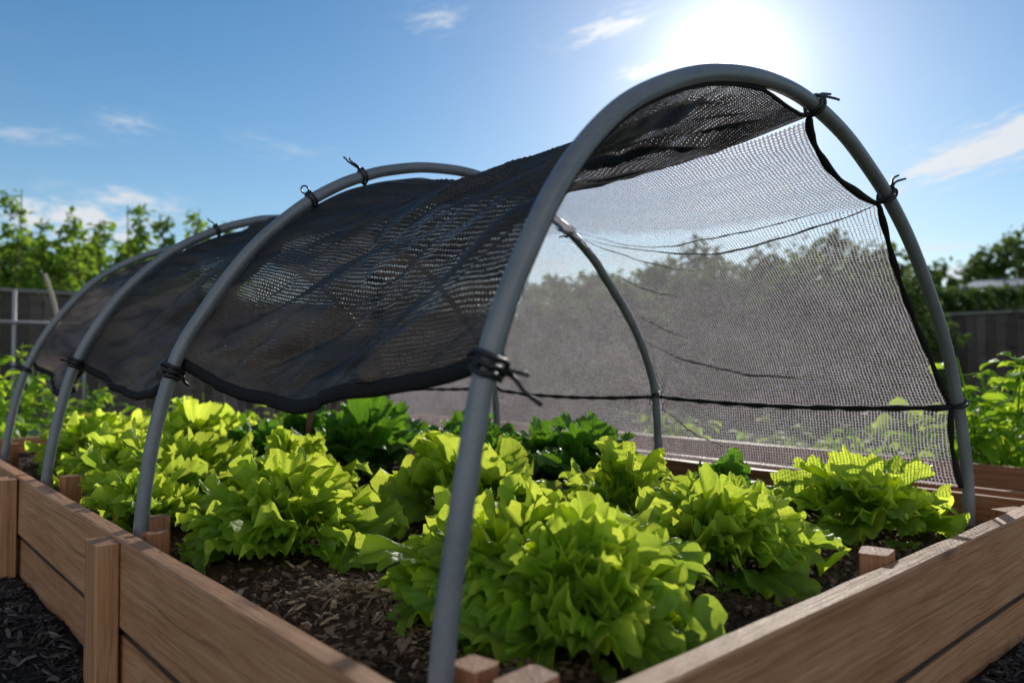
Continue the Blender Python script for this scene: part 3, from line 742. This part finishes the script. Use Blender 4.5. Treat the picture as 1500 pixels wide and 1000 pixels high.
# left and behind
for i,(u,v,h,sp,n_,lab) in enumerate(((.55,6.4,.95,.35,190,'bright leafy plant at the left edge in front of the trellis'),
        (1.1,6.9,.62,.33,150,'leafy green plant left of the farthest hoop'),(.15,5.5,.52,.30,150,'low leafy plant at the left edge beside the farthest hoop leg'),
        (1.5,6.0,.42,.35,140,'low green plant showing under the far cloth bays'),(2.2,5.6,.40,.30,120,'low leafy plant behind the far end board'))):
    leafy_plant(W(u,v,0),h,sp,16,n_,.12,80+i,lab)
leafy_plant(W(.95,5.35,0),.62,.06,3,9,.15,99,'plant with a yellow leaf between the two farthest hoop legs','yellow')
lettuce('cabbage',.45,4.85,.30,.26,31,'grey-green cabbage just past the far end of the bed, at the left edge','cabbage',n=30,ns=10,nt=10,ruf=.05,z=.12,cat='cabbage',group='cabbages past the bed end',wf=.62)
lettuce('cabbage',.95,5.0,.30,.28,32,'grey-green cabbage past the far end board, right of the farthest hoop leg','cabbage',n=30,ns=10,nt=10,ruf=.05,z=.12,cat='cabbage',group='cabbages past the bed end',wf=.62)

def crown_tree(loc,h,rad,seed,label,mat,nleaf,leafL,trunk_h,cat='tree',group=None,name='tree',squash=1.0,clumps=16):
    r=random.Random(seed); root=empty(name,loc); tag(root,label,cat,group); tr=MB(); lf=MB()
    top=Vector((r.gauss(0,.06)*h*.3,r.gauss(0,.06)*h*.3,h*.8))
    tr.add(*tube(spline([Vector((0,0,-.1)),Vector((r.gauss(0,.05),r.gauss(0,.05),h*.35)),top],6),lambda t:h*.022*(1-.75*t)+.004,8))
    cl=[]
    for k in range(clumps):
        f=(k+.5)/clumps; a=k*2.4+r.gauss(0,.3); z=lerp(trunk_h,h*.96,f)
        prof=math.sin(min(1,.12+.88*(1-(z-trunk_h)/max(.01,h-trunk_h)))*math.pi*.62)**.8
        rr=rad*prof*r.uniform(.35,1.0)
        c=Vector((math.cos(a)*rr,math.sin(a)*rr,z)); s=rad*r.uniform(.26,.48)*(.55+.45*prof); cl.append((c,s))
        b=Vector((0,0,max(trunk_h*.5,z-rad*.6))); tr.add(*tube([b,b.lerp(c,.55)+Vector((0,0,-.03*h)),c],lambda t:h*.008*(1-.7*t)+.002,5))
    for k in range(nleaf):
        c,s=cl[int(r.random()*len(cl))]
        d=Vector((r.gauss(0,1),r.gauss(0,1),r.gauss(0,1)*squash)); d.normalize(); p=c+d*s*(r.random()**.45)*r.choice((1,1,1,1.25))
        o=Vector((r.gauss(0,1),r.gauss(0,1),r.gauss(-.25,.7)))
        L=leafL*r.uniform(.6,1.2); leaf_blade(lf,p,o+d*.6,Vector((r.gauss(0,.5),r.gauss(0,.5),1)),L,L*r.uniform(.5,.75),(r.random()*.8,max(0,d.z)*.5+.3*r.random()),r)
    tr.build('trunk',M['bark'],root,True); lf.build('crown',M[mat],root,True); return root
def sapling(loc,h,seed,label):
    """upright young fruit tree: a whip with short leafy side shoots"""
    r=random.Random(seed); root=empty('young_tree',loc); tag(root,label,'young tree','young trees behind the left fence'); tr=MB(); lf=MB()
    tr.add(*tube(spline([Vector((0,0,-.1)),Vector((r.gauss(0,.08),r.gauss(0,.08),h*.5)),Vector((r.gauss(0,.12),r.gauss(0,.12),h))],8),lambda t:.022*(1-.8*t)+.003,7))
    for k in range(30):
        z=lerp(.25,.97,(k+r.random())/30)*h; a=r.uniform(0,6.28); ln=lerp(.62,.14,(z/h)**1.6)*r.uniform(.5,1.15)*(1.0 if z<h*.75 else .8)
        b=Vector((0,0,z)); e=b+Vector((math.cos(a)*ln,math.sin(a)*ln,ln*r.uniform(.25,.9))); tr.add(*tube([b,b.lerp(e,.5)+Vector((0,0,-.02)),e],lambda t:.007*(1-.7*t)+.0015,5))
        for q in range(int(9+22*ln)):
            t=r.uniform(.15,1.1); p=b.lerp(e,t)+Vector((r.gauss(0,.05),r.gauss(0,.05),r.gauss(0,.05)))
            d=Vector((r.gauss(0,1),r.gauss(0,1),r.gauss(-.1,.6))); L=.125*r.uniform(.6,1.25)
            leaf_blade(lf,p,d,Vector((r.gauss(0,.4),r.gauss(0,.4),1)),L,L*r.uniform(.5,.72),(r.random(),.7*r.random()*(1.2-.5*z/h)),r)
    tr.build('trunk',M['bark'],root,True); lf.build('crown',M['sapling'],root,True); return root
def azp(px): return math.degrees(math.atan((px-750)/1110))
def topz(py,D): return .8+(530-py)/1110*D
sap=[(-35,300,12.2,'tall young tree at the left edge of the photo'),(18,272,11.6,'tallest young tree above the fence near the left edge'),(62,318,12.6,'young tree behind the bent pale cane'),
     (104,308,11.4,'bushy young tree above the fence post, third from the left'),(150,318,12.4,'young tree in the gap where the low cloud shows'),(198,296,11.9,'young tree with a tall thin top left of the black cloth'),
     (243,312,12.4,'young tree just above the far end of the black cloth'),(288,303,13.0,'thin pointed young tree, rightmost above the far cloth bay'),(338,322,13.6,'faint young tree top peeping over the third hoop'),(-90,310,12.5,'young tree outside the left edge')]
for i,(px,py,D,lab) in enumerate(sap[:9]):
    sapling(at(azp(px),D,-.04),topz(py,D),200+i,lab)
for i,(px,py,D,rad,lab) in enumerate(((-20,350,13.5,1.05,'round green shrub behind the fence at the left edge'),(60,352,13.8,1.05,'dense green shrub filling in behind the young trees, left'),(140,356,13.6,1.1,'dense green shrub behind the fence in the middle of the young trees'),(225,358,13.9,1.0,'green shrub behind the young trees beside the far cloth bay'))):
    crown_tree(at(azp(px),D,-.04),topz(py,D),rad,300+i,lab,'sapling',2400,.19,.3,'shrub','shrubs behind the left fence','shrub')
far=[(1040,374,21,2.0,'rounded tree seen through the net left of centre'),(1125,385,22,1.9,'rounded tree seen through the net between two taller ones'),(1205,352,21,2.2,'tallest rounded tree seen through the net'),(1290,376,20,1.7,'tree seen through the net near the right hoop leg'),
     (965,392,23,1.9,'tree seen through the net by the second hoop leg'),(880,402,24,1.9,'low tree seen through the net left of the second hoop leg'),(810,412,24,1.8,'low tree seen through the net beside the near hoop leg')]
for i,(px,py,D,rad,lab) in enumerate(far):
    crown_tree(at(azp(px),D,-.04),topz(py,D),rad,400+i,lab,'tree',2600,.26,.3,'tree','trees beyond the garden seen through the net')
near_sh=[(1180,388,13.2,1.5,'broad dark shrub before the far fence, seen through the net in the middle'),(1030,404,14.0,1.45,'broad dark shrub seen through the net right of the second hoop leg'),(1285,402,12.4,1.15,'dark shrub seen through the net close to the near hoop right leg'),
     (905,424,14.6,1.4,'lower dark shrub seen through the net left of the second hoop leg'),(800,440,13.6,1.2,'lower dark shrub seen through the net next to the near hoop left leg')]
for i,(px,py,D,rad,lab) in enumerate(near_sh):
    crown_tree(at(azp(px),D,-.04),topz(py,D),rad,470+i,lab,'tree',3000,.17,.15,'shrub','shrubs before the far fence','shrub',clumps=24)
crown_tree(at(azp(1492),34,-.04),topz(352,34),2.6,450,'round green tree above the roof at the right edge','tree',3000,.36,1.2)
crown_tree(at(azp(1378),36,-.04),topz(378,36),1.1,451,'small distant tree with thin crown right of the near hoop','tree',420,.36,1.4,clumps=9)
crown_tree(at(azp(1404),38,-.04),topz(398,38),.9,452,'lowest distant tree between the hoop and the roof','tree',350,.34,1.2,clumps=8)

# ------------------------------------------------------------------ fences, roof, trellis
def fence(p0,p1,h,label,n_rails=True,seed=0,plank=.15):
    p0=Vector((p0[0],p0[1],0)); p1=Vector((p1[0],p1[1],0)); d=p1-p0; L=d.length; rz=math.atan2(d.y,d.x)
    root=empty('garden_fence',p0,rz); tag(root,label,'fence','grey board fences round the garden')
    r=random.Random(seed); n=int(L/plank)
    mb=MB()
    for i in range(n):
        x=i*plank; w=plank-.014; t=.02; y=r.gauss(0,.004); hh=h-.05+r.gauss(0,.006)
        v=[Vector((x+sx*w,y+sy*t,z)) for z in (-.05,hh) for sx,sy in((0,0),(1,0),(1,1),(0,1))]
        mb.add(v,[(3,2,1,0),(4,5,6,7),(0,1,5,4),(1,2,6,5),(2,3,7,6),(3,0,4,7)])
    o=mb.build('board_panel',M['fence'],root)
    board('top_rail',L,.07,.045,(L/2,-.005,h-.02),0,M['rail'],root,seed+1)
    board('rail',L,.05,.08,(L/2,.055,h*.42),0,M['fence'],root,seed+2)
    for i in range(int(L/2.4)+1):
        board('post',h-.07,.08,.08,(min(L,.04+i*2.4),.075,h/2-.08),0,M['fence'],root,seed+3+i,.001,.004).rotation_euler=(0,math.pi/2,0)
    return root
cor=(3.66,17.8)
fence((-10.54,4.98),cor,1.68,'dark board fence on the left below the young trees',seed=50)
fence(cor,(11.3,9.3),1.66,'grey board fence on the right behind the bean plants',seed=70)
# dark clipped hedge above the right fence
def hedge(p0,p1,h,dep,seed,label):
    r=random.Random(seed); p0=Vector(p0); p1=Vector(p1); lf=MB(); d=(p1-p0)
    for k in range(7000):
        t=r.random(); x=p0+d*t; zz=h*(r.random()**.5); top=h*(.95+.06*nz(t*14,seed))
        p=Vector((x.x+r.gauss(0,dep*.3),x.y+r.gauss(0,dep*.3),min(zz,top)))
        L=.2*r.uniform(.6,1.2); o=Vector((r.gauss(0,1),r.gauss(0,1),r.gauss(0,.7)))
        leaf_blade(lf,p,o,Vector((r.gauss(0,.5),r.gauss(0,.5),1)),L,L*.6,(r.random()*.5,r.random()*.3),r)
    o=lf.build('hedge',M['tree'],None,True); tag(o,label,'hedge'); return o
hedge((6.5,16.8,-.05),(14.5,10.0,-.05),2.25,.8,91,'dark hedge standing just above the right fence')
sh=empty('shed',(21.4,28,0),R(-38)); tag(sh,'low shed with a pale grey-blue roof behind the hedge at the right','shed')
def box(a,b):
    (x0,y0,z0),(x1,y1,z1)=a,b
    return [Vector((x,y,z)) for z in(z0,z1) for x,y in((x0,y0),(x1,y0),(x1,y1),(x0,y1))],[(3,2,1,0),(4,5,6,7),(0,1,5,4),(1,2,6,5),(2,3,7,6),(3,0,4,7)]
obj('wall',*box((-3.5,-2,0),(3.5,2,3.45)),M['shed'],sh)
mb=MB(); mb.add([Vector(q) for q in((-3.9,-2.4,3.46),(3.9,-2.4,3.46),(3.9,2.4,4.15),(-3.9,2.4,4.15),(-3.9,-2.4,3.58),(3.9,-2.4,3.58),(3.9,2.4,4.27),(-3.9,2.4,4.27))],[(3,2,1,0),(4,5,6,7),(0,1,5,4),(1,2,6,5),(2,3,7,6),(3,0,4,7)])
mb.build('roof',M['roof'],sh)
# trellis in front of the left fence, and the bent cane
tl=empty('trellis',at(azp(20),8.6,0),BED_ROT); tag(tl,'thin grey tube trellis standing before the left fence','trellis')
obj('upright',*tube([Vector((0,0,0)),Vector((0,0,.9)),Vector((.0,0,1.62))],.022,8),M['steel'],tl,True)
obj('crossbar',*tube([Vector((-1.6,-.03,1.25)),Vector((-.5,-.03,1.255)),Vector((.75,-.03,1.25))],.018,8),M['steel'],tl,True)
obj('upright',*tube([Vector((.72,0,0)),Vector((.72,0,.7)),Vector((.72,0,1.3))],.018,8),M['steel'],tl,True)
c0=at(azp(82),7.9,0); o=obj('bent_cane',*tube(spline([c0,c0+Vector((.03,0,.8)),c0+Vector((-.0,0,1.3)),c0+Vector((-.13,0,1.72))],8),lambda t:.026-.008*t,8),M['cane'],None,True); tag(o,'pale bent cane curving up in front of the left fence','cane')
# bare twigs behind the bed
for i,(u,v) in enumerate(((1.9,5.0),(2.6,5.5))):
    r=random.Random(500+i); mb=MB()
    for k in range(16):
        a=r.uniform(0,6.28); e=Vector((math.cos(a)*r.uniform(.1,.35),math.sin(a)*r.uniform(.1,.35),r.uniform(.25,.6)))
        mb.add(*tube([Vector((0,0,-.02)),e*.5+Vector((r.gauss(0,.04),r.gauss(0,.04),.03)),e],lambda t:.008*(1-.7*t),5))
    o=mb.build('dry_shrub',M['bark'],None,True); o.location=W(u,v,0); tag(o,('dry brown twiggy shrub behind the far end board','bare twiggy shrub beyond the bed, seen under the cloth hem')[i],'shrub')

# ------------------------------------------------------------------ camera
F=1110.0; pitch=math.atan(30/1110)
cam=bpy.data.cameras.new('camera'); co=bpy.data.objects.new('camera',cam); col.objects.link(co)
co.location=(0,0,.80); co.rotation_euler=(math.pi/2+pitch,0,0)
cam.sensor_width=36; cam.sensor_fit='HORIZONTAL'; cam.lens=36*F/1500; cam.clip_start=.05; cam.clip_end=2000
cam.dof.use_dof=True; cam.dof.focus_distance=2.0; cam.dof.aperture_fstop=2.2
scene.camera=co

# ------------------------------------------------------------------ daylight
SAZ,SEL=15.9,20.8
sd=Vector((math.sin(R(SAZ))*math.cos(R(SEL)),math.cos(R(SAZ))*math.cos(R(SEL)),math.sin(R(SEL))))
sun=bpy.data.lights.new('sun','SUN'); so=bpy.data.objects.new('sun',sun); col.objects.link(so)
sun.energy=5.0; sun.angle=R(.53); sun.color=(1.0,.945,.85)
so.rotation_euler=sd.to_track_quat('Z','Y').to_euler(); so.location=sd*30
w=bpy.data.worlds.new('World'); scene.world=w; w.use_nodes=True
t=NT(w.node_tree); t.n.clear(); out=t.new('ShaderNodeOutputWorld'); bg=t.new('ShaderNodeBackground'); bg.inputs['Strength'].default_value=.10
sky=t.new('ShaderNodeTexSky',sky_type='NISHITA',sun_disc=False); sky.sun_elevation=R(SEL); sky.sun_rotation=R(SAZ)
sky.altitude=300; sky.air_density=1.0; sky.dust_density=.15; sky.ozone_density=1.5
tc=t.new('ShaderNodeTexCoord'); D=tc.outputs['Generated']
sx=t.new('ShaderNodeSeparateXYZ'); t.link(D,sx.inputs[0])
el=t.m('MULTIPLY',t.m('ARCSINE',sx.outputs[2]),57.2958); az=t.m('MULTIPLY',t.m('ARCTAN2',sx.outputs[0],sx.outputs[1]),57.2958)
cv=t.new('ShaderNodeCombineXYZ'); t.link(az,cv.inputs[0]); t.link(el,cv.inputs[1])
dv=t.new('ShaderNodeVectorMath',operation='DOT_PRODUCT'); t.link(D,dv.inputs[0]); dv.inputs[1].default_value=sd
ang=t.m('MULTIPLY',t.m('ARCCOSINE',t.m('MINIMUM',dv.outputs['Value'],.999999)),57.2958)
glow=t.m('ADD',t.m('MULTIPLY',t.m('EXPONENT',t.m('MULTIPLY',ang,-1/1.1)),50.0),t.m('MULTIPLY',t.m('EXPONENT',t.m('MULTIPLY',ang,-1/7.5)),5.0))
glow=t.m('ADD',glow,t.m('MULTIPLY',t.m('EXPONENT',t.m('MULTIPLY',ang,-1/3.0)),6.5))
# wispy clouds, each a soft patch of streaky noise at its own bearing and height; the last two are unseen, added for fill
total=None
for (a0,e0,rx,ry,rot,st,fl) in ((7.6,23.9,3.2,.75,14,1.0,(.5,2.6)),(9.6,20.9,1.7,.55,18,1.0,(.6,2.6)),(-5.6,24.4,2.0,.9,10,.42,(.6,2.4)),(-27.2,15.7,1.8,.7,-8,.36,(.6,2.4)),
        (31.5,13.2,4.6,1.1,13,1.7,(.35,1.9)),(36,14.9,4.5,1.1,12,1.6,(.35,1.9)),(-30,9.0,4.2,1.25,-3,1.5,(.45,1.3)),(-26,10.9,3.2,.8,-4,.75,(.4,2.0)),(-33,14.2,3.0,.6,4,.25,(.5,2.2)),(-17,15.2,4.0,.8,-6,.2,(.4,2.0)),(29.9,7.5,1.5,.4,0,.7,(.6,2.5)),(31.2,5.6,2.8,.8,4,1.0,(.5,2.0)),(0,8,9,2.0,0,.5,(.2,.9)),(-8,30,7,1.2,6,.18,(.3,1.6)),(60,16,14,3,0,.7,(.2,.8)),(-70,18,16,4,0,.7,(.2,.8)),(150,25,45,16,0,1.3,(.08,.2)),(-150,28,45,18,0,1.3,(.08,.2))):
    dx=t.m('SUBTRACT',az,a0); dy=t.m('SUBTRACT',el,e0); c_,s_=math.cos(R(rot)),math.sin(R(rot))
    X=t.m('ADD',t.m('MULTIPLY',dx,c_),t.m('MULTIPLY',dy,s_)); Y=t.m('SUBTRACT',t.m('MULTIPLY',dy,c_),t.m('MULTIPLY',dx,s_))
    q=t.m('ADD',t.m('POWER',t.m('DIVIDE',X,rx),2.0),t.m('POWER',t.m('DIVIDE',Y,ry),2.0))
    g=t.m('EXPONENT',t.m('MULTIPLY',q,-1.0))
    cb=t.new('ShaderNodeCombineXYZ'); t.link(t.m('MULTIPLY',X,fl[0]),cb.inputs[0]); t.link(t.m('MULTIPLY',Y,fl[1]),cb.inputs[1]); cb.inputs[2].default_value=a0*3.7
    n=t.noise(cb.outputs[0],.9,7,.62,.6)
    v=t.m('MULTIPLY',t.mr(t.m('ADD',n,t.m('MULTIPLY',g,.22)),.50,.86,0,1,True),t.m('MULTIPLY',t.m('POWER',g,.6),st*1.5))
    total=v if total is None else t.m('ADD',total,v)
cf=t.m('MINIMUM',total,.93)
gc=t.new('ShaderNodeVectorMath',operation='SCALE'); gc.inputs[0].default_value=(1.0,.97,.92); t.link(glow,gc.inputs['Scale'])
hs=t.new('ShaderNodeHueSaturation'); hs.inputs['Saturation'].default_value=1.36; hs.inputs['Value'].default_value=1.10; t.link(sky.outputs[0],hs.inputs['Color'])
rear_fill=t.mr(sx.outputs[1],-.15,-.75,0,1,True)  # clouds behind the camera, added out of view and brightened as fill light
haze=t.m('MULTIPLY',t.m('EXPONENT',t.m('MULTIPLY',t.m('ABSOLUTE',el),-.09)),.55)
c=t.mix(cf,t.mix(haze,hs.outputs[0],(4.6,6.2,7.7,1)),t.mix(rear_fill,(7.6,7.9,8.3,1),(20,18.8,17.0,1)))
ad=t.new('ShaderNodeVectorMath',operation='ADD'); t.link(c,ad.inputs[0]); t.link(gc.outputs[0],ad.inputs[1])
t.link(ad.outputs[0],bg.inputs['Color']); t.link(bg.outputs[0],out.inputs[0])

scene.view_settings.view_transform='Standard'; scene.view_settings.look='None'; scene.view_settings.exposure=0; scene.view_settings.gamma=1
scene.render.engine='CYCLES'
cy=scene.cycles; cy.max_bounces=6; cy.diffuse_bounces=3; cy.transmission_bounces=4; cy.glossy_bounces=2; cy.transparent_max_bounces=14; cy.use_denoising=True; cy.sample_clamp_indirect=6
